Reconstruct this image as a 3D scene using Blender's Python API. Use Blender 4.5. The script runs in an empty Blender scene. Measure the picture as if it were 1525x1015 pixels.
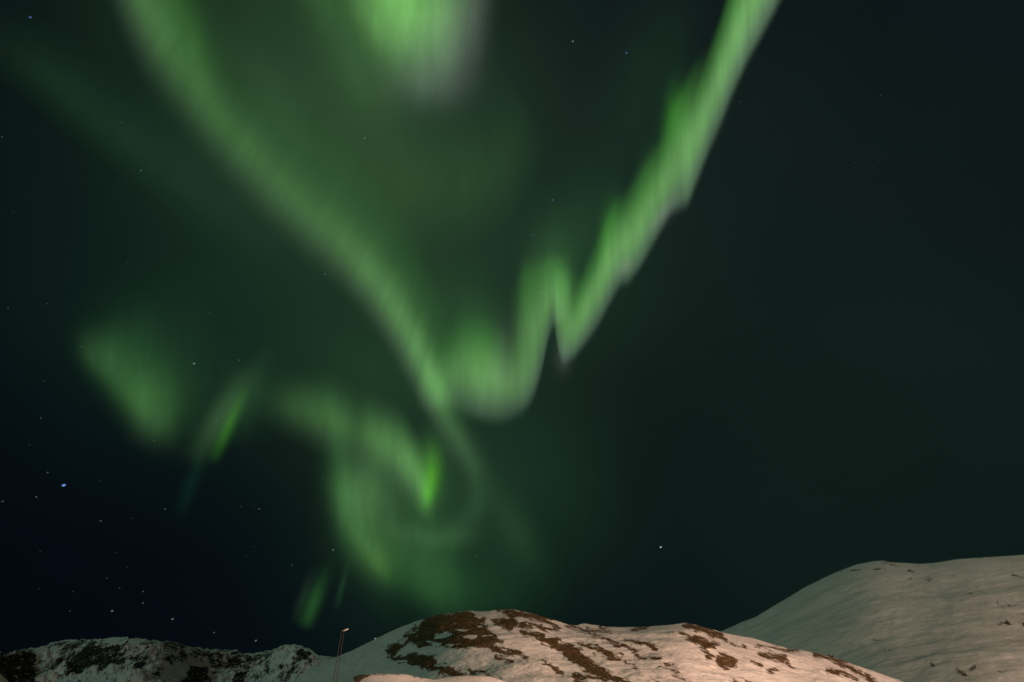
import bpy, math, random
import numpy as np
from mathutils import Vector, noise as mnoise

random.seed(7); np.random.seed(7)
sc = bpy.context.scene
COL = sc.collection

# ------------------------------------------------------------------ camera
FPX, CX, CY = 847.2, 762.5, 507.5          # focal length and centre in photograph pixels (1525 wide)
PITCH = math.radians(34.0)
CAM = np.array([0.0, 0.0, 1.7])
cd = bpy.data.cameras.new('camera'); cam = bpy.data.objects.new('camera', cd); COL.objects.link(cam)
cd.sensor_width = 36.0; cd.lens = 20.0; cd.clip_start = 0.1; cd.clip_end = 900000.0
cam.location = CAM; cam.rotation_euler = (math.radians(90) + PITCH, 0, 0)
sc.camera = cam
sc.view_settings.view_transform = 'Standard'; sc.view_settings.look = 'None'
sc.view_settings.exposure = 0.0; sc.view_settings.gamma = 1.0
sc.cycles.transparent_max_bounces = 48
sc.cycles.max_bounces = 5

def direction(x, y):
    """unit direction in the world of a point of the sky given in photograph pixels (arrays allowed)"""
    x = np.asarray(x, float); y = np.asarray(y, float)
    a = (x - CX) / FPX; b = -(y - CY) / FPX
    c, s = math.cos(PITCH), math.sin(PITCH)
    d = np.stack([a, c - b * s, s + b * c], -1)
    return d / np.linalg.norm(d, axis=-1, keepdims=True)

# ------------------------------------------------------------------ night sky
w = bpy.data.worlds.new("World"); sc.world = w; w.use_nodes = True
nt = w.node_tree; nt.nodes.clear()
wo = nt.nodes.new('ShaderNodeOutputWorld'); bg = nt.nodes.new('ShaderNodeBackground')
bg.inputs['Strength'].default_value = 1.0
nt.links.new(bg.outputs[0], wo.inputs[0])
tc = nt.nodes.new('ShaderNodeTexCoord')
nrm = nt.nodes.new('ShaderNodeVectorMath'); nrm.operation = 'NORMALIZE'
nt.links.new(tc.outputs['Generated'], nrm.inputs[0])
def vm(op, a, b=None, scale=None):
    n = nt.nodes.new('ShaderNodeVectorMath'); n.operation = op
    for i, q in ((0, a), (1, b)):
        if q is None: continue
        if isinstance(q, tuple): n.inputs[i].default_value = q
        else: nt.links.new(q, n.inputs[i])
    if scale is not None: nt.links.new(scale, n.inputs['Scale'])
    return n
def mth(op, a, b=None, c=None):
    n = nt.nodes.new('ShaderNodeMath'); n.operation = op
    for i, q in ((0, a), (1, b), (2, c)):
        if q is None: continue
        if isinstance(q, (int, float)): n.inputs[i].default_value = q
        else: nt.links.new(q, n.inputs[i])
    return n.outputs[0]
# diffuse glow of the night sky: wide soft lobes round directions of the sky (x, y, spread, linear colour)
GLOW = [
 (1130, 450, 400, (.0038, .0088, .0046)),
 (1420, 780, 260, (.0010, .0036, .0016)),
 (1440,  60, 240, (.0012, .0014, .0026)),
 ( 900, 120, 180, (.0026, .0050, .0038)),
 ( 560, 190, 150, (.0110, .0280, .0100)),
 ( 430,  50, 130, (.0100, .0280, .0090)),
 ( 620, 440, 170, (.0060, .0170, .0062)),
 ( 650, 640, 120, (.0045, .0120, .0050)),
 ( 650, 810,  95, (.0040, .0150, .0060)),
 ( 210, 460, 110, (.0016, .0062, .0030)),
 ( 150, 190, 200, (.0016, .0052, .0028)),
 ( 850, 400, 100, (.0030, .0100, .0045)),
 ( 800, 740,  90, (.0030, .0110, .0045)),
 ( 440, 500, 110, (.0022, .0070, .0030)),
]
acc = (.0011, .0024, .0052)
cur = None
for (x, y, sg, c) in GLOW:
    d = tuple(float(q) for q in direction(x, y))
    dot = nt.nodes.new('ShaderNodeVectorMath'); dot.operation = 'DOT_PRODUCT'
    nt.links.new(nrm.outputs[0], dot.inputs[0]); dot.inputs[1].default_value = d
    k = 1.0 / (sg / FPX * 0.93) ** 2
    e = mth('EXPONENT', mth('MULTIPLY_ADD', dot.outputs['Value'], k, -k))
    s_ = vm('SCALE', c, scale=e)
    cur = vm('ADD', s_.outputs[0], acc if cur is None else cur.outputs[0])
# very faint unevenness of the glow
nz = nt.nodes.new('ShaderNodeTexNoise'); nz.inputs['Scale'].default_value = 3.2; nz.inputs['Detail'].default_value = 3
nt.links.new(nrm.outputs[0], nz.inputs['Vector'])
fac = mth('MULTIPLY_ADD', nz.outputs['Fac'], 0.5, 0.69)
fin = vm('SCALE', cur.outputs[0], scale=fac)
nt.links.new(fin.outputs[0], bg.inputs['Color'])

# added dim greenish fill from behind left, brightens the ridge snow; no moon seen
sd = bpy.data.lights.new('fill_sun', 'SUN'); so = bpy.data.objects.new('fill_sun', sd); COL.objects.link(so)
sd.energy = 0.32; sd.angle = math.radians(0.5); sd.color = (.66, 1.0, .74)
so.rotation_euler = Vector((0.55, 0.70, -0.42)).to_track_quat('-Z', 'Y').to_euler()
# lamps of the village below the slope (behind and to the right of the camera)
def village_lamp(p, power, rad, col):
    l = bpy.data.lights.new('village_light', 'POINT'); o = bpy.data.objects.new('village_light', l); COL.objects.link(o)
    l.energy = power; l.shadow_soft_size = rad; l.color = col; o.location = p
    o.visible_camera = True
village_lamp((265, 5, 34), 7.0e6, 6, (1.0, .57, .385))
village_lamp((620, -160, 60), 7.6e6, 10, (1.0, .65, .48))

# ------------------------------------------------------------------ helpers
def tag(o, label=None, cat=None, group=None, kind=None):
    if label: o['label'] = label
    if cat: o['category'] = cat
    if group: o['group'] = group
    if kind: o['kind'] = kind
    return o

def link_mesh(name, verts, faces, mat, parent=None, smooth=True):
    me = bpy.data.meshes.new(name)
    verts = np.asarray(verts, float)
    me.from_pydata(verts.tolist(), [], faces if isinstance(faces, list) else faces.tolist())
    if smooth: me.polygons.foreach_set('use_smooth', [True] * len(me.polygons))
    me.update()
    o = bpy.data.objects.new(name, me); COL.objects.link(o)
    if mat: me.materials.append(mat)
    if parent: o.parent = parent
    return o

def grid_faces(nu, nv):
    i = np.arange(nu - 1)[:, None]; j = np.arange(nv - 1)[None, :]
    a = i * nv + j
    return np.stack([a, a + nv, a + nv + 1, a + 1], -1).reshape(-1, 4)

def catmull(P, n):
    """P: (k, m) nodes; returns n points of a centripetal-ish Catmull-Rom through them, spaced by arc length of x, y"""
    P = np.asarray(P, float); k = len(P)
    Q = np.vstack([2 * P[0] - P[1], P, 2 * P[-1] - P[-2]])
    out = []
    for i in range(k - 1):
        p0, p1, p2, p3 = Q[i:i + 4]
        t = np.linspace(0, 1, 24, endpoint=False)[:, None]
        out.append(0.5 * ((2 * p1) + (p2 - p0) * t + (2 * p0 - 5 * p1 + 4 * p2 - p3) * t ** 2 + (3 * p1 - p0 - 3 * p2 + p3) * t ** 3))
    out = np.vstack(out + [P[-1:]])
    s = np.r_[0, np.cumsum(np.hypot(*np.diff(out[:, :2], axis=0).T))]
    q = np.linspace(0, s[-1], n)
    return np.stack([np.interp(q, s, out[:, c]) for c in range(out.shape[1])], -1), q

def sstep(a, b, x):
    t = np.clip((x - a) / (b - a), 0, 1)
    return t * t * (3 - 2 * t)

# ------------------------------------------------------------------ aurora
# Every aurora sheet hangs between about 10 km and 16 km up in a scene built at a tenth of the aurora's real height,
# over a curved earth: its spine is the lower edge, its rays climb from there.
RE = 637000.0
def on_shell(d, h):
    sz = d[..., 2]
    return -RE * sz + np.sqrt((RE * sz) ** 2 + 2 * RE * h + h * h)

def aurora_material():
    m = bpy.data.materials.new('aurora_light'); m.use_nodes = True
    t = m.node_tree; t.nodes.clear(); L = t.links.new
    out = t.nodes.new('ShaderNodeOutputMaterial'); add = t.nodes.new('ShaderNodeAddShader')
    em = t.nodes.new('ShaderNodeEmission'); tr = t.nodes.new('ShaderNodeBsdfTransparent')
    at = t.nodes.new('ShaderNodeAttribute'); at.attribute_name = 'glow'
    uv = t.nodes.new('ShaderNodeUVMap'); mp = t.nodes.new('ShaderNodeMapping'); nz = t.nodes.new('ShaderNodeTexNoise')
    mp.inputs['Scale'].default_value = (1.0, 0.45, 1.0)
    nz.inputs['Scale'].default_value = 1.7; nz.inputs['Detail'].default_value = 3.5; nz.inputs['Roughness'].default_value = 0.60
    L(uv.outputs[0], mp.inputs[0]); L(mp.outputs[0], nz.inputs['Vector'])
    r = t.nodes.new('ShaderNodeMath'); r.operation = 'MULTIPLY_ADD'; r.inputs[1].default_value = 0.9; r.inputs[2].default_value = 0.55
    L(nz.outputs['Fac'], r.inputs[0]); L(at.outputs['Color'], em.inputs['Color']); L(r.outputs[0], em.inputs['Strength'])
    L(em.outputs[0], add.inputs[0]); L(tr.outputs[0], add.inputs[1]); L(add.outputs[0], out.inputs[0])
    m.cycles.emission_sampling = 'NONE'
    return m
AUR = aurora_material()

PALE = (.40, 1.0, .30); MAUVE = (.66, .92, .74); DEEP = (.25, 1.0, .15); VIVID = (.20, 1.0, .05); GREY = (.55, 1.0, .55)
def sheet(name, nodes, low=MAUVE, mid=PALE, up=DEEP, vmin=-.35, vc=.12, w=.22, tail=.35, n=220, nv=70, soft=None, h0=10500., h1=16000., cut=.0007):
    """nodes: x, y, ray x, ray y, strength - the lower edge of the sheet and how far its rays climb"""
    S, arc = catmull(nodes, n)
    v = np.linspace(vmin, 1.0, nv)
    X = S[:, 0:1] + S[:, 2:3] * v; Y = S[:, 1:2] + S[:, 3:4] * v
    D = direction(X, Y)
    H = h0 + (h1 - h0) * np.clip(v, -.3, 1)[None, :] * np.ones_like(X)
    R = on_shell(D, H)
    V = (D * R[..., None] + CAM).reshape(-1, 3)
    soft = soft or (vc - vmin) * 1.25
    body = np.exp(-((v - vc) / np.where(v > vc, w, w * .9)) ** 2)
    haze = tail * np.exp(-np.clip(v - vc, 0, 9) * 1.6) * (1 - sstep(.45, 1, v)) * sstep(vmin, vmin + soft, v)
    prof = np.maximum(body * sstep(vmin, vmin + .15, v), 0) * (1 - tail) + haze
    prof *= (1 - sstep(.8, 1, v))
    A = np.clip(S[:, 4:5], 0, None) * prof[None, :]
    low, mid, up = map(np.array, (low, mid, up))
    k1 = sstep(vmin, vc, v)[:, None]; k2 = sstep(vc, vc + .55, v)[:, None]
    C = (low * (1 - k1) + mid * k1) * (1 - k2) + up * k2
    RGB = (A[..., None] * C[None]).reshape(-1, 3)
    F = grid_faces(n, nv)
    keep = A.reshape(-1)[F].max(1) > cut
    F = F[keep]
    used = np.unique(F); idx = -np.ones(len(V), int); idx[used] = np.arange(len(used))
    o = link_mesh(name, V[used], idx[F], AUR)
    me = o.data
    ca = me.color_attributes.new('glow', 'FLOAT_COLOR', 'POINT')
    ca.data.foreach_set('color', np.c_[RGB[used], np.ones(len(used))].astype(np.float32).ravel())
    uvl = me.uv_layers.new(name='UVMap')
    U = np.stack([np.repeat(arc / 60.0, nv), np.tile(v, n)], -1)[used]
    li = np.empty(len(me.loops), np.int32); me.loops.foreach_get('vertex_index', li)
    uvl.data.foreach_set('uv', U[li].astype(np.float32).ravel())
    return o

def cloud(name, puffs, step=5.0, h=12500., cut=.0006):
    """a curved layer of glowing air: overlapping puffs (x, y, angle, reach forward, back, to the one side, to the other, colour, strength)"""
    xa = min(p[0] - 2.6 * max(p[3:7]) for p in puffs); xb = max(p[0] + 2.6 * max(p[3:7]) for p in puffs)
    ya = min(p[1] - 2.6 * max(p[3:7]) for p in puffs); yb = max(p[1] + 2.6 * max(p[3:7]) for p in puffs)
    gx = np.arange(xa, xb, step); gy = np.arange(ya, min(yb, 1000), step)
    X, Y = np.meshgrid(gx, gy, indexing='ij')
    RGB = np.zeros(X.shape + (3,))
    for (x, y, an, uf, ub, vf, vb, c, am) in puffs:
        ca, sa = math.cos(math.radians(an)), math.sin(math.radians(an))
        u = (X - x) * ca + (Y - y) * sa; v = -(X - x) * sa + (Y - y) * ca
        g = np.exp(-(u / np.where(u > 0, uf, ub)) ** 2 - (v / np.where(v > 0, vf, vb)) ** 2)
        RGB += am * np.clip(g - .004, 0, 1)[..., None] * np.array(c)
    # lift the layer gently so that it is a drifting sheet, not a level one
    D = direction(X, Y); R = on_shell(D, h + 900 * np.sin(X / 90.) + 700 * np.sin(Y / 70.))
    V = (D * R[..., None] + CAM).reshape(-1, 3); A = RGB.max(-1).reshape(-1)
    F = grid_faces(len(gx), len(gy)); F = F[A[F].max(1) > cut]
    used = np.unique(F); idx = -np.ones(len(V), int); idx[used] = np.arange(len(used))
    o = link_mesh(name, V[used], idx[F], AUR); me = o.data
    at = me.color_attributes.new('glow', 'FLOAT_COLOR', 'POINT')
    at.data.foreach_set('color', np.c_[RGB.reshape(-1, 3)[used], np.ones(len(used))].astype(np.float32).ravel())
    uvl = me.uv_layers.new(name='UVMap'); U = np.stack([X.ravel() / 60., Y.ravel() / 110.], -1)[used]
    li = np.empty(len(me.loops), np.int32); me.loops.foreach_get('vertex_index', li)
    uvl.data.foreach_set('uv', U[li].astype(np.float32).ravel())
    return o

def ray(name, x0, y0, x1, y1, width, amp, col=DEEP, peak=.35, n=24, nv=60):
    """one ray of light: a narrow soft streak from its foot (x0, y0) to its top"""
    dx, dy = x1 - x0, y1 - y0; L = math.hypot(dx, dy)
    px, py = -dy / L * width, dx / L * width
    nodes = []
    for t in np.linspace(-1.3, 1.3, 13):
        nodes.append((x0 + px * t, y0 + py * t, dx, dy, amp * max(0, math.exp(-(t / .55) ** 2) - .0038)))
    return sheet(name, nodes, low=col, mid=col, up=col, vmin=-.05, vc=peak, w=.33, tail=.0, n=40, nv=nv)

G_BAND = 'green aurora bands across the night sky'
a = sheet('aurora_band', [
    (140,-90, 80,-170,.08),(172,-20, 85,-175,.115),(203,50, 88,-175,.125),(240,118, 88,-170,.085),(288,180, 88,-165,.068),(342,245, 86,-160,.080),
    (396,305, 82,-155,.090),(449,355, 80,-150,.100),(503,403, 72,-145,.115),(549,452, 64,-145,.16),(585,502, 53,-150,.20),
    (615,555, 45,-150,.20),(640,605, 38,-140,.17),(664,650, 30,-120,.070),(690,690, 22,-100,.025),(706,725, 15,-90,.010),(712,760, 10,-90,.0)],
    low=(.60,.95,.58), vmin=-.20, vc=.20, w=.20, tail=.30)
tag(a, 'long green aurora band sweeping from the top left to the middle of the sky', 'aurora', G_BAND)
a = sheet('aurora_band', [
    (-60,40, 60,-90,.0),(0,85, 60,-90,.007),(60,125, 60,-90,.014),(120,175, 60,-90,.015),(180,222, 60,-90,.013),(250,272, 60,-95,.011),(330,330, 60,-95,.007),(410,395, 60,-95,.0)],
    low=DEEP, mid=(.35,1,.40), up=(.3,1,.5), vmin=-.4, vc=.15, w=.35, tail=.3)
tag(a, 'faint thin green aurora band beside the long bright one, near the top left corner', 'aurora', G_BAND)
a = cloud('aurora_curtain', [
    (592,0, 0, 66,52, 72,170, (.38,1,.24), .32), (560,-60, 62, 110,120, 26,34, (.38,1,.26), .10), (615,60, 0, 50,40, 55,60, (.46,1,.40), .08), (598,-30, 0, 40,40, 60,60, (.15,1,.02), .05),
    (668,40, 8, 32,34, 62,120, (.60,1,.55), .085), (700,50, 10, 22,34, 66,130, (.95,.90,1.05), .040), (640,120, 0, 52,52, 38,55, (.80,.95,.85), .055), (545,20, 60, 60,60, 18,22, (.40,1,.30), .06), (655,-10, 0, 40,30, 60,60, (.40,1,.28), .06)])
tag(a, 'bright pale green aurora curtain hanging from the top edge of the picture', 'aurora', G_BAND)
a = cloud('aurora_veil', [
    (478,-10, 62, 70,140, 30,30, (.36,1,.24), .045), (530,110, 58, 75,80, 34,34, (.42,1,.34), .030), (280,60, 72, 80,150, 40,26, (.26,1,.14), .050), (330,190, 55, 60,70, 30,26, (.25,1,.16), .020), (410,150, 62, 70,90, 30,30, (.5,1,.55), .008),
    (690,490, 80, 70,80, 60,60, (.30,1,.30), .024), (560,380, 42, 120,120, 26,50, (.32,1,.28), .014), (470,270, 48, 130,130, 30,60, (.30,1,.26), .010)])
tag(a, 'dim green veil of aurora between the long band and the bright top curtain', 'aurora', G_BAND)
a = sheet('aurora_arc', [
    (330,190, 60,-190,.0),(400,235, 60,-190,.006),(470,280, 50,-190,.012),(540,310, 35,-190,.018),(610,320, 15,-180,.022),(680,315, -10,-170,.022),(735,292, -30,-150,.021),(772,250, -50,-130,.018),(792,205, -60,-100,.010),(795,160, -60,-90,.0)],
    low=(.35,1,.30), mid=(.38,1,.24), up=(.4,1,.34), vmin=-.40, vc=.22, w=.48, tail=.35)
tag(a, 'dim wide green aurora arc curving below the bright curtain at the top', 'aurora', G_BAND)
# folded curtain on the right: one curtain, six overlapping folds
cur_ = bpy.data.objects.new('aurora_curtain', None); COL.objects.link(cur_)
cur_.location = tuple(direction(840, 540) * 14000 + CAM)
tag(cur_, 'bright folded green aurora curtain zigzagging up to the top right of the sky', 'aurora', G_BAND)
FOLDS = [
 (dict(vc=.28, w=.32, tail=.34, vmin=-.18), [(618,600, 4,-100,.0),(640,600, 2,-110,.07),(662,594, 2,-120,.11),(682,597, 0,-145,.16),(702,604, -2,-158,.23),(722,609, -2,-160,.27),(742,612, 0,-150,.22),(758,612, 3,-135,.18),(774,604, 6,-120,.12),(788,594, 8,-110,.05),(800,578, 8,-110,.0)]),
 (dict(vc=.38, w=.52, tail=.50, vmin=-.10), [(756,618, 0,-200,.0),(768,612, -1,-215,.06),(780,602, -1,-230,.17),(792,586, -1,-215,.21),(803,560, -1,-190,.22),(810,532, 0,-160,.21),(815,508, 0,-140,.20),(821,489, 0,-120,.17),(829,480, 0,-112,.14),(840,474, 0,-105,.09),(852,470, 0,-100,.0)]),
 (dict(vc=.34, w=.50, tail=.45, vmin=-.12), [(818,452, 0,-80,.0),(825,482, 0,-100,.06),(829,502, 0,-122,.15),(833,521, 1,-138,.20),(839,530, 2,-147,.23),(846,528, 2,-142,.19),(854,522, 3,-130,.11),(866,508, 4,-105,.05),(880,488, 4,-90,.0)]),
 (dict(vc=.32, w=.38, tail=.25, vmin=-.18), [(834,536, 2,-80,.0),(846,531, 0,-88,.09),(858,520, -1,-100,.19),(873,498, -1,-118,.24),(889,474, -2,-126,.28),(906,441, -3,-134,.30),(918,420, -4,-135,.26),(928,404, -5,-130,.15),(940,388, -5,-120,.04),(950,374, -5,-110,.0)]),
 (dict(vc=.32, w=.38, tail=.28, vmin=-.15), [(914,424, -2,-100,.0),(924,417, -2,-122,.12),(936,409, -2,-142,.26),(956,382, -3,-145,.29),(974,351, -4,-140,.28),(989,325, -5,-130,.22),(1003,303, -6,-122,.08),(1014,292, -6,-120,.0)]),
 (dict(vc=.34, w=.42, tail=.32, vmin=-.12), [(980,320, -3,-120,.0),(992,312, -3,-145,.11),(1008,304, -4,-172,.25),(1024,293, -5,-190,.31),(1036,268, -6,-185,.22),(1046,244, -6,-175,.12),(1056,220, -6,-160,.04),(1066,198, -6,-150,.0)]),
 (dict(vc=.36, w=.42, tail=.25, vmin=-.14), [(1024,284, -3,-110,.0),(1036,262, -4,-125,.10),(1053,222, -5,-140,.20),(1073,176, -5,-150,.26),(1091,129, -6,-158,.30),(1112,82, -7,-164,.37),(1136,38, -8,-172,.38),(1158,-4, -9,-178,.34),(1180,-50, -10,-180,.24),(1200,-110, -10,-200,.08)]),
]
for kw, nodes in FOLDS:
    f_ = sheet('fold', nodes, low=(.58,.95,.60), mid=(.41,1,.29), up=(.24,1,.13), n=160, nv=70, **kw)
    f_.parent = cur_; f_.matrix_parent_inverse = cur_.matrix_world.inverted() if False else __import__('mathutils').Matrix.Translation(-cur_.location)
gl = cloud('ray_glow', [
    (820,415, 90, 50,60, 32,32, (.34,1,.26), .050), (838,380, 90, 70,70, 34,40, (.26,1,.24), .014), (839,534, 90, 20,30, 12,10, (.9,.95,.95), .025),
    (1002,172, -82, 42,52, 15,13, (.18,1,.06), .085), (962,262, -76, 40,46, 14,13, (.24,1,.14), .040), (906,335, -80, 36,46, 13,12, (.20,1,.10), .070), (708,505, -88, 46,60, 34,34, (.26,1,.18), .032),
    (748,550, -86, 60,40, 20,18, (.85,1,.85), .035), (656,582, 60, 26,40, 20,16, (.34,1,.22), .070), (987,318, -55, 26,30, 10,8, (1.,.9,.98), .045), (930,398, -50, 14,16, 10,10, (1.,.9,.98), .035), (1058,165, -70, 70,60, 16,16, (.5,1,.45), .045), (1085,90, -66, 60,60, 18,20, (.45,1,.38), .05),
    (980,120, -74, 110,120, 40,60, (.24,1,.3), .010), (880,330, -70, 90,90, 30,50, (.24,1,.28), .012)], step=4., h=13500.)
gl.parent = cur_; gl.matrix_parent_inverse = __import__('mathutils').Matrix.Translation(-cur_.location)
# lower curtain with the vivid hook
a = sheet('aurora_curtain', [
    (375,618, 10,-90,.0),(415,628, 10,-95,.030),(450,641, 10,-105,.075),(482,655, 8,-115,.100),(512,668, 6,-118,.100),(532,677, 6,-115,.085),(550,685, 6,-118,.13),(572,696, 5,-120,.17),(596,713, 4,-118,.21),(614,732, 3,-112,.21),(628,752, 2,-105,.15),(640,768, 2,-95,.05),(650,780, 2,-80,0)],
    low=(.5,1,.45), mid=(.38,1,.27), up=(.35,1,.3), vmin=-.3, vc=.30, w=.30, tail=.30)
tag(a, 'short green aurora curtain over the round hill, running down to a vivid tip', 'aurora', G_BAND)
a = cloud('aurora_ray', [
    (641,712, -84, 26,28, 12,11, (.22,1,.0), .20), (637,737, -76, 16,20, 8,8, (.16,1,.0), .10), (640,680, -90, 28,26, 16,20, (.30,1,.14), .07), (642,716, -80, 50,44, 20,20, (.25,1,.10), .035)], step=3.)
tag(a, 'vivid lime green aurora ray, the brightest spot above the round hill', 'aurora', 'aurora rays')
a = cloud('aurora_swirl', [
    (538,728, 0, 46,34, 46,48, (0.40,1,0.32), .105), (560,770, 10, 60,50, 60,50, (0.39,1,0.29), .045), (530,790, 68, 70,80, 18,30, (0.33,1,0.26), .060),
    (560,836, 62, 26,44, 11,17, (0.40,1,0.19), .060), (596,820, 30, 60,50, 36,40, (0.30,1,0.22), .046), (512,710, 84, 80,70, 16,16, (0.26,1,0.26), .030),
    (655,850, 80, 60,70, 28,30, (0.32,1,0.28), .030), (620,868, 28, 60,70, 22,34, (0.23,1,0.20), .026), (690,880, 10, 70,60, 40,60, (0.23,1,0.23), .016),
    (672,798, -5, 38,40, 18,20, (0.40,1,0.35), .036), (706,762, -62, 38,34, 15,18, (0.40,1,0.36), .022), (712,712, -88, 40,34, 13,15, (0.42,1,0.38), .016), (610,792, 14, 46,40, 15,15, (0.39,1,0.35), .022),
    (770,790, 62, 60,70, 28,24, (0.35,1,0.32), .020), (745,880, 10, 70,60, 40,60, (0.19,1,0.23), .006), (692,670, 60, 40,60, 20,18, (0.44,1,0.43), .030), (498,640, 86, 120,60, 14,12, (0.18,1,0.22), .010), (650,745, 0, 60,60, 60,60, (0.32,1,0.26), .022), (560,560, 20, 90,110, 50,60, (0.26,1,0.29), .010)])
tag(a, 'dim green aurora swirl and ring hanging just above the round rocky hill', 'aurora', G_BAND)
a = cloud('aurora_patch', [
    (214,598, 52, 50,56, 26,50, (.32,1,.22), .085), (225,632, 68, 26,60, 26,30, (.46,1,.42), .022), (150,538, 50, 48,34, 20,60, (.30,1,.24), .046), (195,560, 50, 80,70, 34,90, (.26,1,.28), .026), (330,600, -5, 150,90, 40,80, (.26,1,.34), .008), (140,525, 60, 24,30, 16,24, (.5,1,.42), .012), (215,500, 60, 80,70, 60,90, (.2,1,.3), .006)])
tag(a, 'dim green aurora patch with a slanting lower edge on the far left of the sky', 'aurora', G_BAND)
RAYS = [
 (315,690, 374,560, 15, .090, (.18,1,.03), .42, 'narrow vivid green aurora ray leaning right, left of the middle of the sky'),
 (283,694, 384,530, 32, .062, (.42,1,.36), .45, 'wide pale green aurora ray behind the narrow vivid one on the left'),
 (350,668, 402,500, 30, .020, (.32,1,.32), .45, 'faint wide aurora ray just right of the narrow vivid one'),
 (266,770, 318,625, 18, .010, (.12,1,.42), .35, 'faint dark green aurora ray below the narrow vivid one'),
 (452,935, 496,820, 18, .060, (.24,1,.20), .30, 'small green aurora ray low above the jagged left ridge'),
 (436,930, 472,830, 12, .016, (.4,1,.45), .4, 'very faint aurora ray left of the small green one above the ridge'),
 (500,908, 524,815, 8, .020, (.3,1,.38), .35, 'thin faint aurora ray right of the small green one above the ridge'),
]
for (x0, y0, x1, y1, wd, am, co, pk, lab) in RAYS:
    tag(ray('aurora_ray', x0, y0, x1, y1, wd, am, co, pk), lab, 'aurora', 'aurora rays')

# ------------------------------------------------------------------ stars
def star_material(name, col, s):
    s = s * .45
    m = bpy.data.materials.new(name); m.use_nodes = True; t = m.node_tree; t.nodes.clear()
    e = t.nodes.new('ShaderNodeEmission'); e.inputs[0].default_value = (*col, 1); e.inputs[1].default_value = s
    o = t.nodes.new('ShaderNodeOutputMaterial'); t.links.new(e.outputs[0], o.inputs[0]); m.cycles.emission_sampling = 'NONE'
    return m
SM = {'w': ((.80, 1.0, .92)), 'b': ((.22, .42, 1.0)), 'g': ((.75, 1.0, .80))}
star_meshes = {}
def star_mesh(kind, level):
    key = (kind, level)
    if key not in star_meshes:
        import bmesh
        bm = bmesh.new(); bmesh.ops.create_icosphere(bm, subdivisions=2, radius=1.0)
        me = bpy.data.meshes.new('star'); bm.to_mesh(me); bm.free()
        me.materials.append(star_material('starlight', SM[kind], level)); star_meshes[key] = me
    return star_meshes[key]
RSTAR = 400000.0
L_TL = 'small faint star beside the faint thin aurora band in the upper left'
L_LM = 'small faint star in the dark sky along the far left edge'
L_LL = 'small faint star in the blue-black sky low over the left ridge'
L_R = 'tiny faint star in the empty dark sky right of the bright folded curtain'
L_MID = 'tiny faint star seen through the dim green glow over the round hill'
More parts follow.
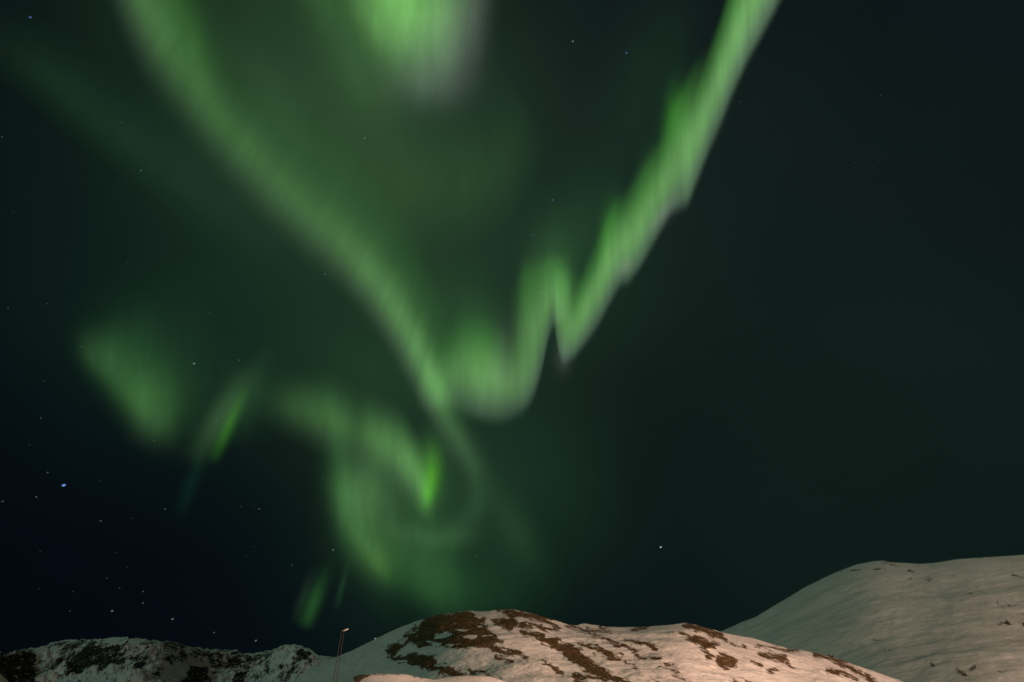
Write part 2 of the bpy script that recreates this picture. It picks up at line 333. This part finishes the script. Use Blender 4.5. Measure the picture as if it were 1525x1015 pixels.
# x, y, colour, brightness, size (photograph pixels), label
STARS = [
 (95,722,'b',1.5,2.6,'bright blue star, the brightest in the blue-black sky on the lower left'),
 (984,814,'w',1.1,1.9,'bright white star alone in the dark sky above the middle hill'),
 (853,62,'w',.42,1.7,'white star near the top, left one of two between the two bright curtains'),
 (933,79,'b',.60,1.7,'bluish star near the top, just left of the bright right curtain'),
 (289,541,'w',.50,1.7,'white star between the left patch and the leaning green rays'),
 (356,536,'w',.24,1.6,'star at the upper tip of the leaning green rays'),
 (322,624,'w',.22,1.5,'small star inside the leaning green rays on the left'),
 (45,26,'b',.42,2.0,'blue star in the top left corner of the sky'),
 (823,298,'b',.60,1.6,'upper of two blue stars in the dark gap left of the folded curtain'),
 (794,350,'b',.42,1.6,'lower of two blue stars in the dark gap left of the folded curtain'),
 (806,436,'g',.38,1.5,'faint star shining through the middle fold of the bright curtain'),
 (543,206,'g',.36,1.7,'upper of two faint stars inside the dim arc below the top curtain'),
 (529,250,'g',.18,1.5,'lower of two faint stars inside the dim arc below the top curtain'),
 (918,210,'b',.12,1.8,'dim star left of the green edge of the right curtain'),
 (484,408,'w',.30,1.6,'star on the lower edge of the long green band'),
 (407,350,'w',.16,1.5,'faint star under the upper part of the long green band'),
 (210,254,'w',.28,1.6,'star on the lower edge of the faint thin aurora band'),
 (496,818,'w',.34,1.6,'star above the thin faint ray left of the swirl'),
 (435,841,'w',.22,1.6,'star above and left of the small green ray'),
 (559,950,'w',.60,1.7,'star touching the snowy left slope of the round hill'),
 (246,757,'w',.26,1.6,'star at the foot of the faint dark green ray on the left'),
 (386,757,'w',.30,1.6,'brightest of three stars close together below the short lower curtain'),
 (4,746,'w',.24,1.7,'star at the very left edge beside the bright blue one'),
 (710,826,'w',.22,1.5,'star at the lower right of the aurora ring'),
 (1103,152,'w',.14,1.5,'dim star just right of the bright right curtain'),
 (71,703,'w',.24,1.7,'star just above the bright blue one'),
 (54,739,'w',.24,1.7,'star just below the bright blue one'),
 (257,921,'w',.34,1.7,'brighter star close above the middle of the left ridge'),
 (213,897,'w',.30,1.5,'lower star of a close upright pair over the left ridge'),
 (213,880,'w',.20,1.6,'upper star of a close upright pair over the left ridge'),
 (167,909,'w',.32,1.7,'star above the highest part of the left ridge'),
 (319,941,'w',.22,1.7,'star close over the lower slope of the left ridge'),
 (381,953,'w',.32,1.6,'star touching the dip of the left ridge'),
 (150,775,'w',.26,1.7,'star right of and below the bright blue one'),
 (732,73,'g',.09,1.6,'tiny star right of the mauve edge of the top curtain'),
 (843,757,'w',.11,1.5,L_R),(997,457,'w',.11,1.5,L_R),(1312,142,'w',.11,1.5,L_R),(1273,242,'w',.09,1.5,L_R),(1301,250,'w',.07,1.5,L_R),(798,607,'w',.09,1.5,L_R),
 (181,182,'w',.13,1.6,L_TL),(3,204,'w',.14,1.6,L_TL),(178,273,'w',.07,1.5,L_TL),(20,316,'w',.07,1.5,L_TL),(125,195,'w',.05,1.5,L_TL),(190,391,'w',.09,1.5,L_TL),
 (12,459,'w',.15,1.5,L_LM),(70,452,'w',.12,1.5,L_LM),(121,516,'w',.11,1.6,L_LM),(222,440,'w',.09,1.5,L_LM),(312,465,'w',.16,1.5,L_LM),(65,567,'w',.09,1.6,L_LM),
 (61,622,'w',.20,1.6,L_LM),(44,662,'w',.07,1.6,L_LM),(230,656,'w',.13,1.5,L_LM),(195,676,'w',.05,1.6,L_LM),(149,715,'w',.05,1.6,L_LM),
 (642,848,'w',.12,1.5,L_MID),(481,713,'w',.13,1.5,L_MID),(618,849,'w',.07,1.5,L_MID),(588,420,'w',.14,1.5,'faint star on the upper edge of the long green band'),
 (358,754,'w',.10,1.6,L_LL),(378,750,'w',.08,1.5,L_LL),(197,771,'w',.07,1.6,L_LL),(60,820,'w',.05,1.7,L_LL),(172,822,'w',.05,1.7,L_LL),(378,814,'w',.06,1.6,L_LL),
 (366,828,'w',.05,1.6,L_LL),(190,844,'w',.06,1.6,L_LL),(159,860,'w',.10,1.7,L_LL),(178,875,'w',.09,1.6,L_LL),(109,880,'w',.06,1.6,L_LL),(104,909,'w',.09,1.6,L_LL),(58,876,'w',.05,1.6,L_LL),
]
for (x, y, kd, br, sz, lab) in STARS:
    o = bpy.data.objects.new('star', star_mesh(kd, br)); COL.objects.link(o)
    d = direction(x, y); o.location = tuple(d * RSTAR + CAM)
    r = sz / FPX * RSTAR * (.66 if br > .3 else .48)
    o.scale = (r * 1.15, r, r * .72)
    right = Vector((1, 0, 0)); f = Vector(d)
    o.rotation_euler = (math.atan2(f.z, f.y), math.radians(-14), 0)
    tag(o, lab, 'star', 'stars in the night sky')

# ------------------------------------------------------------------ terrain
def nodes_noise(t, scale, detail=6, rough=.6, vec=None, name=None):
    n = t.nodes.new('ShaderNodeTexNoise'); n.inputs['Scale'].default_value = scale
    n.inputs['Detail'].default_value = detail; n.inputs['Roughness'].default_value = rough
    if vec is not None: t.links.new(vec, n.inputs['Vector'])
    return n

def snow_rock_material(name, px, stretch=(1, 1, 1), rotz=0.0, rock=(.085, .050, .028), amp=.9, bump=.5, streak=0.5, thr=.5, snowcol=(.80, .80, .80), grain=7.0, dust=.62):
    """px: metres covered by one picture pixel on this hill, sets the grain of the noise"""
    m = bpy.data.materials.new(name); m.use_nodes = True
    t = m.node_tree; t.nodes.clear(); L = t.links.new
    out = t.nodes.new('ShaderNodeOutputMaterial'); bs = t.nodes.new('ShaderNodeBsdfPrincipled')
    L(bs.outputs[0], out.inputs[0])
    tc = t.nodes.new('ShaderNodeTexCoord')
    rot = t.nodes.new('ShaderNodeMapping'); rot.inputs['Rotation'].default_value = (0, rotz, 0)
    mp = t.nodes.new('ShaderNodeMapping'); mp.inputs['Scale'].default_value = stretch
    L(tc.outputs['Object'], rot.inputs[0]); L(rot.outputs[0], mp.inputs[0])
    at = t.nodes.new('ShaderNodeAttribute'); at.attribute_name = 'rock'
    n1 = nodes_noise(t, 1 / (9 * px), 7, .68, mp.outputs[0])
    n2 = nodes_noise(t, 1 / (3.2 * px), 4, .6, mp.outputs[0])
    a1 = t.nodes.new('ShaderNodeMath'); a1.operation = 'MULTIPLY_ADD'; a1.inputs[1].default_value = amp; L(n1.outputs['Fac'], a1.inputs[0]); L(at.outputs['Fac'], a1.inputs[2])
    a2 = t.nodes.new('ShaderNodeMath'); a2.operation = 'MULTIPLY_ADD'; a2.inputs[1].default_value = amp * .45; L(n2.outputs['Fac'], a2.inputs[0]); L(a1.outputs[0], a2.inputs[2])
    mr = t.nodes.new('ShaderNodeMapRange'); mr.interpolation_type = 'SMOOTHSTEP'
    mid = thr + amp * .725
    mr.inputs['From Min'].default_value = mid - .15; mr.inputs['From Max'].default_value = mid + .15
    L(a2.outputs[0], mr.inputs['Value'])
    # rock: heather, gravel and frost in the cracks
    nr = nodes_noise(t, 1 / (2.2 * px), 5, .7, tc.outputs['Object'])
    cr = t.nodes.new('ShaderNodeValToRGB')
    cr.color_ramp.elements[0].position = .32; cr.color_ramp.elements[0].color = (*[c * .35 for c in rock], 1)
    cr.color_ramp.elements[1].position = .72; cr.color_ramp.elements[1].color = (*[min(1, c * 2.3) for c in rock], 1)
    L(nr.outputs['Fac'], cr.inputs[0])
    ns = nodes_noise(t, 1 / (22 * px), 5, .6, mp.outputs[0])
    cs = t.nodes.new('ShaderNodeValToRGB')
    cs.color_ramp.elements[0].position = .25; cs.color_ramp.elements[0].color = (*[c * .80 for c in snowcol], 1)
    cs.color_ramp.elements[1].position = .65; cs.color_ramp.elements[1].color = (*snowcol, 1)
    L(ns.outputs['Fac'], cs.inputs[0])
    # snow caught between the stones
    nd = nodes_noise(t, 1 / (3.6 * px), 6, .72, mp.outputs[0])
    dm = t.nodes.new('ShaderNodeMapRange'); dm.interpolation_type = 'SMOOTHSTEP'; L(nd.outputs['Fac'], dm.inputs['Value'])
    dm.inputs['From Min'].default_value = dust - .07; dm.inputs['From Max'].default_value = dust + .07; dm.inputs['To Min'].default_value = 1.0; dm.inputs['To Max'].default_value = .12
    mf = t.nodes.new('ShaderNodeMath'); mf.operation = 'MULTIPLY'; L(mr.outputs[0], mf.inputs[0]); L(dm.outputs[0], mf.inputs[1])
    mx = t.nodes.new('ShaderNodeMix'); mx.data_type = 'RGBA'
    L(mf.outputs[0], mx.inputs['Factor']); L(cs.outputs[0], mx.inputs['A']); L(cr.outputs[0], mx.inputs['B'])
    L(mx.outputs['Result'], bs.inputs['Base Color'])
    bs.inputs['Roughness'].default_value = .75; bs.inputs['Specular IOR Level'].default_value = .2
    # wind-packed ridges on the snow, rough rock
    st = t.nodes.new('ShaderNodeMapping'); st.inputs['Scale'].default_value = (stretch[0] * .35, stretch[1] * .35, stretch[2] * 1.8)
    L(rot.outputs[0], st.inputs[0])
    nb = nodes_noise(t, 1 / (grain * px), 6, .58, st.outputs[0])
    b1 = t.nodes.new('ShaderNodeBump'); b1.inputs['Strength'].default_value = streak; b1.inputs['Distance'].default_value = 2.2 * px
    L(nb.outputs['Fac'], b1.inputs['Height'])
    rm = t.nodes.new('ShaderNodeMath'); rm.operation = 'MULTIPLY'; L(nr.outputs['Fac'], rm.inputs[0]); L(mr.outputs[0], rm.inputs[1])
    b2 = t.nodes.new('ShaderNodeBump'); b2.inputs['Strength'].default_value = bump; b2.inputs['Distance'].default_value = 2.0 * px
    L(rm.outputs[0], b2.inputs['Height']); L(b1.outputs[0], b2.inputs['Normal']); L(b2.outputs[0], bs.inputs['Normal'])
    return m

def fbm_grid(X, Y, f, octaves=5, seed=0, rough=.5):
    """value noise fbm on arrays, numpy only"""
    rng = np.random.RandomState(seed)
    out = np.zeros_like(X); a = 1.0; tot = 0
    for o in range(octaves):
        T = rng.rand(256, 256)
        xf = X * f + rng.rand() * 100; yf = Y * f + rng.rand() * 100
        xi = np.floor(xf).astype(int); yi = np.floor(yf).astype(int)
        tx = xf - xi; ty = yf - yi; tx = tx * tx * tx * (tx * (tx * 6 - 15) + 10); ty = ty * ty * ty * (ty * (ty * 6 - 15) + 10)
        g = lambda i, j: T[(xi + i) & 255, (yi + j) & 255]
        out += a * ((g(0, 0) * (1 - tx) + g(1, 0) * tx) * (1 - ty) + (g(0, 1) * (1 - tx) + g(1, 1) * tx) * ty)
        tot += a; a *= rough; f *= 2.03
    return out / tot - .5

def seg_dist(X, Y, pts):
    best = np.full(X.shape, 1e9)
    for (x0, y0), (x1, y1) in zip(pts[:-1], pts[1:]):
        dx, dy = x1 - x0, y1 - y0; l2 = dx * dx + dy * dy + 1e-9
        t = np.clip(((X - x0) * dx + (Y - y0) * dy) / l2, 0, 1)
        best = np.minimum(best, np.hypot(X - x0 - t * dx, Y - y0 - t * dy))
    return best
def poly_sd(X, Y, pts):
    d = seg_dist(X, Y, pts + pts[:1])
    ins = np.zeros(X.shape, bool)
    for (x0, y0), (x1, y1) in zip(pts, pts[1:] + pts[:1]):
        c = ((y0 > Y) != (y1 > Y)) & (X < (x1 - x0) * (Y - y0) / (y1 - y0 + 1e-9) + x0)
        ins ^= c
    return np.where(ins, -d, d)

def hill(name, sil, x0, x1, nx, ridge, base, ybot, nv, mat, shapes=(), holes=(), relief=3.0, rf=.02, seed=1, bias=0., soft=5., edge=0.6, power=1.4, skyj=0., extra=None, back=1.35, smooth=90., jag=.09, rough=.55):
    """a hill between its foot and its ridge. sil: skyline (x, y); ridge(x), base(x): horizontal distance of the skyline
    and of the foot; the back slope falls away behind the ridge."""
    xs = np.linspace(x0, x1, nx)
    sx, sy = zip(*sil)
    ys = np.interp(xs, sx, sy)
    k = np.ones(5) / 5; ys = np.convolve(np.pad(ys, 2, 'edge'), k, 'valid')
    if skyj: ys = ys + fbm_grid(xs, xs * 0, jag, 4, seed + 9)*skyj
    nb = 14
    v = np.r_[-np.linspace(1, 0, nb, endpoint=False), np.linspace(0, 1, nv)]
    V, X = np.meshgrid(v, xs)
    Ysk = ys[:, None]
    Y = Ysk + np.clip(V, 0, 1) * (ybot - Ysk)
    Dr = ridge(xs)[:, None]; Db = base(xs)[:, None]
    nk = max(3, int(nx * smooth / (x1 - x0))); kk = np.hanning(nk + 2)[1:-1]; kk /= kk.sum()
    ysm = np.convolve(np.pad(ys, (nk // 2, nk - 1 - nk // 2), 'edge'), kk, 'valid')[:, None] - 6
    D = Dr + (Db - Dr) * np.clip((Y - ysm) / (ybot - ysm), 0, 1) ** (1 / power)
    if extra is not None: D = D + extra(X, Y) * (V >= 0)
    d = direction(X, Y); hz = np.hypot(d[..., 0], d[..., 1])
    P = d / hz[..., None] * D[..., None] + CAM
    # back slope
    bk = np.clip(-V, 0, 1)
    hd = d / hz[..., None]
    Hs = P[..., 2].copy()
    P[..., 0] += hd[..., 0] * Dr * (back - 1) * bk; P[..., 1] += hd[..., 1] * Dr * (back - 1) * bk
    P[..., 2] = np.where(bk > 0, Hs * (1 - bk ** 1.5) - 3 * bk, P[..., 2])
    n = fbm_grid(P[..., 0], P[..., 1] * .6 + P[..., 2] * 2.0, rf, 7, seed, rough)
    fade = sstep(0, .10, np.clip(V, 0, 1))
    P[..., 2] += n * relief * fade
    hd0 = hd[..., 0]; P[..., 0] += 0
    rock = np.zeros(X.shape)
    X0, Y0 = X, Y
    X = X0 + 16 * fbm_grid(X0, Y0 * 2, .07, 4, seed + 40, .6); Y = Y0 + 7 * fbm_grid(X0, Y0 * 2, .07, 4, seed + 41, .6)
    for s in shapes:
        if s[0] == 'p': q = poly_sd(X, Y, s[1])
        else: q = seg_dist(X, Y, s[1]) - s[2] * .5
        rock = np.maximum(rock, np.clip(.5 - q / (2 * soft), 0, 1))
    for (hx, hy, rx, ry) in holes:
        rock *= 1 - .82 * np.exp(-(((X - hx) / rx) ** 2 + ((Y - hy) / ry) ** 2) ** 2)
    rock = rock * edge + bias
    o = link_mesh(name, P.reshape(-1, 3), grid_faces(nx, len(v))[:, ::-1], mat)
    at = o.data.attributes.new('rock', 'FLOAT', 'POINT'); at.data.foreach_set('value', rock.astype(np.float32).ravel())
    return o

def C2(*p): return [(420 + x / 3.05, 880 + y / 3.05) for x, y in p]
def C3(*p): return [(850 + x / 4.357, 800 + y / 4.357) for x, y in p]
def C4(*p): return [(1175 + x / 4.357, 800 + y / 4.357) for x, y in p]
def C1(*p): return [(x / 3.05, 880 + y / 3.05) for x, y in p]

# --- the round hill in the middle
SIL_MID = [(380,1050),(430,1017),(445,1006),(465,993),(485,985),(502,977),(528,966),(552,954),(587,937),(617,925),(650,915),(680,910),(700,908),(715,909.5),(728,909),(742,906),(765,906.5),
           (790,912),(815,919),(840,927),(858,930),(870,927),(885,929.5),(905,932),(930,933),(960,932),(990,930),(1008,928),(1019,926.5),(1035,929),(1060,936),(1080,942),(1120,949),(1150,958),
           (1175,965),(1216,971),(1250,981),(1290,995),(1320,1005),(1345,1014),(1400,1037),(1460,1060)]
MID_SHAPES = [
 ('p', C2((690,105),(790,96),(850,86),(900,105),(935,140),(965,180),(985,215),(1000,238),(940,252),(870,248),(800,262),(740,250),(700,240),(640,240),(590,232),(550,222),(590,195),(610,160),(645,130))),
 ('p', C2((480,235),(560,222),(530,262),(505,290),(600,278),(680,292),(700,330),(780,342),(855,378),(760,374),(660,360),(580,336),(500,314),(478,262))),
 ('p', C2((838,342),(880,340),(950,374),(900,370),(850,360))),
 ('s', C2((940,245),(1000,270),(1060,285),(1110,302)), 7), ('s', C2((970,285),(1040,322)), 5),
 ('p', C2((955,78),(1050,80),(1130,97),(1185,113),(1235,138),(1275,180),(1240,178),(1200,152),(1130,132),(1060,118),(1000,100))),
 ('p', C2((960,122),(1060,108),(1085,150),(1035,168),(970,140))),
 ('s', C2((1090,150),(1160,165),(1200,180),(1260,182)), 6),
 ('s', C2((1100,190),(1160,218),(1220,240),(1280,270),(1340,310),(1380,340),(1430,368),(1500,398),(1560,425)), 13),
 ('s', C2((1180,320),(1220,345),(1270,372)), 4), ('s', C2((1360,260),(1440,270),(1525,300)), 4.5), ('s', C2((1400,205),(1525,245)), 3.5),
 ('s', C2((1290,145),(1340,163),(1400,185),(1480,190)), 3), ('s', C2((1330,385),(1370,402),(1430,398)), 5),
 ('s', C2((1270,372),(1272,388)), 4), ('s', C2((600,160),(560,200)), 4),
 ('s', C3((0,740),(60,780),(110,830),(180,870),(260,912),(330,950)), 12),
 ('s', C3((0,560),(70,595),(130,640),(220,670),(300,710),(400,745),(490,780),(580,800)), 3.2),
 ('s', C3((70,715),(200,745),(260,780),(330,775)), 6), ('s', C3((350,805),(430,845)), 3.2),
 ('s', C3((365,688),(450,702),(550,735)), 5), ('s', C3((110,590),(190,605),(270,630)), 3.5), ('s', C3((190,580),(260,590)), 3),
 ('s', C3((410,598),(450,590),(490,586)), 5), ('s', C3((580,830),(650,860)), 2.5), ('s', C3((670,875),(770,922)), 2.5), ('s', C3((620,825),(670,828)), 2.5),
 ('p', C3((738,555),(830,563),(900,585),(990,622),(1015,680),(960,655),(880,625),(800,600),(750,592))),
 ('p', C3((715,636),(800,640),(900,680),(965,700),(935,745),(875,735),(830,715),(760,672))),
 ('s', C3((1045,690),(1130,720)), 4),
 ('p', C3((855,740),(925,775),(880,795))), ('p', C3((945,755),(1000,768),(1078,805),(1035,852),(1000,850),(950,815))),
 ('s', C3((1235,708),(1340,715),(1440,738)), 5), ('s', C3((1230,752),(1310,785),(1400,803)), 6), ('s', C3((1190,820),(1230,842)), 3.2), ('s', C3((1280,878),(1330,865)), 3),
 ('s', C3((800,610),(870,615),(930,640)), 4),('s', C3((1425,835),(1440,832)), 4),
 ('s', C4((170,755),(250,775),(300,800),(400,840),(480,885),(530,912)), 8), ('s', C4((255,870),(350,888),(430,925)), 6), ('s', C4((0,820),(35,838)), 5), ('s', C4((0,725),(60,738)), 3),
 ('s', C4((530,925),(620,945)), 6), ('s', C3((20,890),(60,937)), 6), ('s', C3((130,905),(220,935)), 6),
 ('s', C3((560,930),(600,936)), 3), ('s', C3((1050,918),(1180,935)), 3),
]
MID_HOLES = [(420+742/3.05, 880+186/3.05, 14, 5), (420+855/3.05, 880+205/3.05, 13, 3.6), (420+700/3.05, 880+229/3.05, 8, 3), (420+885/3.05,880+110/3.05,6,2.5), (420+620/3.05,880+255/3.05,14,2.5),
             (420+1215/3.05,880+215/3.05,7,3),(420+1085/3.05,880+128/3.05,9,3),(420+1180/3.05,880+158/3.05,8,2.5), (688,934,10,2.4), (655,944,8,2.2), (716,928,6,2), (642,950,9,2), (672,958,12,2.2), (726,944,7,2), (600,985,10,1.8), (660,992,12,2)]
def ridge_mid(x): return 430 + 120 * ((x - 860) / 420.) ** 2
def base_mid(x): return 175 + 150 * ((x - 900) / 420.) ** 2
def extra_mid(X, Y):
    c = 24 * np.exp(-((X - 925) / np.where(X > 925, 62., 90.)) ** 2) * np.exp(-((Y - 926) / 17.) ** 2)
    c += -26 * np.exp(-((X - 690) / 90.) ** 2) * np.exp(-((Y - 930) / 50.) ** 2)
    return c * sstep(.0, 1.0, (Y - 900) / 30.)
M_MID = snow_rock_material('snow_and_heather', .48, (.62, .5, 1.8), math.radians(-28), (.076, .046, .018), amp=2.4, streak=.6, dust=.64)
o = hill('snowy_hill', SIL_MID, 372, 1470, 1100, ridge_mid, base_mid, 1105, 320, M_MID, MID_SHAPES, MID_HOLES, relief=9, rf=.014, seed=3, bias=-.12, soft=6.5, edge=1.3, extra=extra_mid, skyj=1.2)
tag(o, kind='structure')

# --- the smooth white mountain on the right
SIL_R = [(1000,975),(1050,952),(1077,938),(1105,925),(1125,918),(1148,904),(1175,888),(1198,874),(1232,857),(1255,847),(1278,839),(1300,835),(1313,833.5),(1324,836),(1340,837),(1370,838.5),
         (1393,837),(1423,832),(1450,830),(1485,828),(1525,825),(1600,820),(1750,824),(1950,855),(2200,940),(2500,1075)]
R_SHAPES = [('s', C4((400,208),(520,203)), 3), ('s', C4((590,158),(700,185)), 3), ('s', C4((560,205),(640,200)), 2.5), ('s', C4((650,215),(740,250),(800,262)), 2.5), ('s', C4((740,215),(820,216)), 2.5), ('s', C4((770,268),(790,275)), 3.5),
 ('s', C4((1120,350),(1180,358)), 3), ('s', C4((1235,335),(1265,345)), 4), ('s', C4((1340,420),(1390,450)), 5), ('s', C4((1370,555),(1415,548)), 8), ('s', C4((1430,435),(1485,438)), 3),
 ('s', C4((330,720),(370,690),(470,687)), 3), ('s', C4((265,762),(285,745)), 5), ('s', C4((600,742),(640,718),(685,730)), 3), ('s', C4((540,655),(580,650)), 2.5), ('s', C4((835,785),(882,803)), 5), ('s', C4((935,840),(970,858)), 6.5),
 ('s', C4((1095,878),(1170,905)), 6), ('s', C4((1190,875),(1215,862)), 6), ('s', C4((1380,878),(1420,880)), 3), ('s', C4((1420,665),(1440,660)), 4), ('s', C4((1515,490),(1540,490)), 6), ('s', C4((1515,560),(1540,565)), 5),
 ('s', C4((1440,235),(1525,245)), 3), ('s', C4((880,262),(920,262)), 3), ('s', C4((595,548),(610,555)), 3)]
M_R = snow_rock_material('wind_packed_snow', .95, (1, .3, 1.4), math.radians(34), (.085, .06, .045), amp=1.6, streak=.6, thr=.52, grain=15.)
def ridge_r(x): return 1150 + 260 * ((x - 1500) / 450.) ** 2
def base_r(x): return 520 + 420 * ((x - 1520) / 450.) ** 2
o = hill('snowy_mountain', SIL_R, 985, 2480, 1150, ridge_r, lambda x: np.minimum(base_r(x), .62 * ridge_r(x)), 1093, 290, M_R, R_SHAPES, (), relief=12, rf=.006, seed=11, bias=-.15, soft=5., edge=1., skyj=.8)
tag(o, kind='structure')

# --- the jagged ridge far on the left
SIL_L = [(-500,1070),(-300,1010),(-160,995),(-60,978),(0,969),(7,973),(20,970),(33,966),(69,960),(82,954),(115,950),(141,951),(170,948),(203,949),(226,953),(262,955),(282,962),(315,966),(348,968),(367,973),(387,970),(407,966),
         (423,959),(443,959),(459,965),(475,975),(500,978),(540,990),(640,1020)]
L_SHAPES = [('p', C1((-200,330),(0,310),(100,300),(160,290),(165,330),(190,360),(150,412),(140,470),(-200,470))), ('p', C1((235,320),(290,280),(400,268),(520,262),(560,290),(510,330),(500,380),(440,350),(380,400),(300,395),(240,370))),
 ('p', C1((600,280),(650,300),(650,370),(620,350))), ('p', C1((640,240),(700,235),(700,265),(660,270))), ('p', C1((760,235),(850,240),(830,255),(780,250))), ('s', C1((720,320),(800,300),(830,280)), 6),
 ('p', C1((850,330),(950,345),(960,400),(930,440),(820,430),(850,370))), ('s', C1((880,275),(960,290),(1000,300)), 7), ('s', C1((980,330),(1060,320),(1120,340)), 7), ('p', C1((1060,370),(1120,380),(1110,440),(1050,440))),
 ('s', C1((1210,330),(1240,370),(1260,412)), 6), ('p', C1((1340,300),(1400,290),(1410,340),(1340,380),(1290,420),(1330,360))), ('s', C1((250,230),(330,232),(420,225)), 3), ('s', C1((10,295),(80,280),(150,270)), 4),
 ('s', C1((560,395),(700,380)), 5), ('s', C1((1150,290),(1230,285),(1300,265)), 4),('s', C1((1100,310),(1190,312)), 4),('s', C1((730,350),(790,340)), 4)]
M_L = snow_rock_material('frosted_crags', 2.4, (.8, .5, 1.2), math.radians(24), (.022, .020, .017), amp=2.6, bump=.8, streak=.9, thr=.42, grain=6., dust=.62)
o = hill('rocky_ridge', SIL_L, -480, 650, 1250, lambda x: 2600 + 0 * x + 260 * np.sin(x / 47.), lambda x: 1500 + 0 * x + 200 * np.sin(x / 47. + .7), 1097, 230, M_L, L_SHAPES, (), relief=115, rf=.009, seed=23, bias=.08, soft=6, edge=.75, skyj=6., jag=.22, rough=.60)
tag(o, kind='structure')

# --- the low snow bank at the foot of the hill
SIL_B = [(440,1050),(500,1019),(518,1011),(535,1004),(558,1002),(604,1003),(625,1008),(645,1011),(665,1007),(690,1005),(728,1006),(750,1013),(780,1022),(840,1045)]
B_SHAPES = [('p', C2((325,400),(335,380),(400,374),(420,376),(380,392),(350,412))), ('s', C2((420,373),(560,377),(640,400)), 1.6), ('s', C2((760,386),(840,384)), 1.2)]
M_B = snow_rock_material('bank_snow', .17, (1, .5, 1.5), math.radians(10), (.09, .055, .03), amp=.8, streak=.4)
o = hill('snow_bank', SIL_B, 430, 850, 300, lambda x: 150 + 0 * x, lambda x: 95 + 0 * x, 1124, 80, M_B, B_SHAPES, (), relief=.9, rf=.06, seed=31, bias=-.05, soft=2., edge=1.)
tag(o, kind='structure')

# --- the ground, out to the horizon
gm = snow_rock_material('valley_snow', 3.0, amp=.4, thr=2.0)
N = 60
r_ = np.r_[0.5, np.geomspace(4, 120000, N)]
th = np.linspace(0, 2 * math.pi, 97)[:-1]
GV = [(0, 0, 0)] + [(r * math.cos(t), r * math.sin(t), -r * r / (2 * RE) * 0 + (.15 * math.sin(r * .21 + 3 * t) if r < 90 else 0)) for r in r_ for t in th]
GF = [(0, 1 + j, 1 + (j + 1) % 96) for j in range(96)]
for i in range(len(r_) - 1):
    for j in range(96):
        a_ = 1 + i * 96 + j; b_ = 1 + i * 96 + (j + 1) % 96
        GF.append((a_, a_ + 96, b_ + 96, b_))
g = link_mesh('ground', GV, GF, gm); tag(g, kind='structure')

# ------------------------------------------------------------------ the marker mast in front of the hill
def simple_mat(name, col, rough=.6, metal=0.):
    m = bpy.data.materials.new(name); m.use_nodes = True; t = m.node_tree
    b = t.nodes['Principled BSDF']; b.inputs['Roughness'].default_value = rough; b.inputs['Metallic'].default_value = metal
    tc = t.nodes.new('ShaderNodeTexCoord'); n = nodes_noise(t, 3.0, 5, .6, tc.outputs['Object'])
    cr = t.nodes.new('ShaderNodeValToRGB')
    cr.color_ramp.elements[0].color = (*[c * .6 for c in col], 1); cr.color_ramp.elements[1].color = (*[min(1, c * 1.3) for c in col], 1)
    t.links.new(n.outputs['Fac'], cr.inputs[0]); t.links.new(cr.outputs[0], b.inputs['Base Color'])
    return m
def tube(P, R, n=10):
    P = [Vector(p) for p in P]; V = []; F = []
    for i, p in enumerate(P):
        d = (P[min(i + 1, len(P) - 1)] - P[max(i - 1, 0)]).normalized()
        u = d.cross(Vector((0, 1, .01))).normalized(); w_ = d.cross(u)
        for k in range(n):
            a = 2 * math.pi * k / n; V.append(tuple(p + (u * math.cos(a) + w_ * math.sin(a)) * R[i]))
    for i in range(len(P) - 1):
        for k in range(n):
            F.append((i * n + k, i * n + (k + 1) % n, (i + 1) * n + (k + 1) % n, (i + 1) * n + k))
    F.append(tuple(range(n))[::-1]); F.append(tuple(range((len(P) - 1) * n, len(P) * n)))
    return V, F
RM = 100.0
d = direction(511, 939); top = d / math.hypot(d[0], d[1]) * RM + CAM
db = direction(498, 1020); bx_ = (db / math.hypot(db[0], db[1]) * RM + CAM)
mast = bpy.data.objects.new('lamp_mast', None); COL.objects.link(mast)
mast.location = (top[0] - .1, top[1], 0)
tag(mast, 'tall thin twin-pole mast with a small white lamp head, left of the round hill', 'mast')
pole_m = simple_mat('weathered_steel', (.020, .018, .017), .95)
Ht = top[2]
for dx in (-.2, .22):
    V, F = tube([(dx * 1.35, 0, -.2), (dx * 1.2, 0, Ht * .4), (dx, 0, Ht * .75), (dx * .9 + .05, 0, Ht - .12)], [.07, .062, .052, .045])
    link_mesh('pole', V, F, pole_m, mast)
for z in np.linspace(.8, Ht - .6, 9):
    V, F = tube([(-.24, 0, z), (.27, 0, z)], [.025, .025], 6); link_mesh('rung', V, F, pole_m, mast)
# lamp head: a slanted shallow housing
hv = []; hf = []
prof = [(-.12, .02), (.1, .16), (.42, .22), (.78, .17), (.92, .04)]
for (lx, hw) in prof:
    zc = Ht + .02 + lx * .32
    for k in range(10):
        a = 2 * math.pi * k / 10
        hv.append((lx - .05, math.cos(a) * hw, zc + math.sin(a) * hw * .62))
for i in range(len(prof) - 1):
    for k in range(10):
        hf.append((i * 10 + k, i * 10 + (k + 1) % 10, (i + 1) * 10 + (k + 1) % 10, (i + 1) * 10 + k))
hf += [tuple(range(10))[::-1], tuple(range(40, 50))]
link_mesh('lamp_head', hv, hf, simple_mat('white_enamel', (.34, .34, .33), .6), mast)
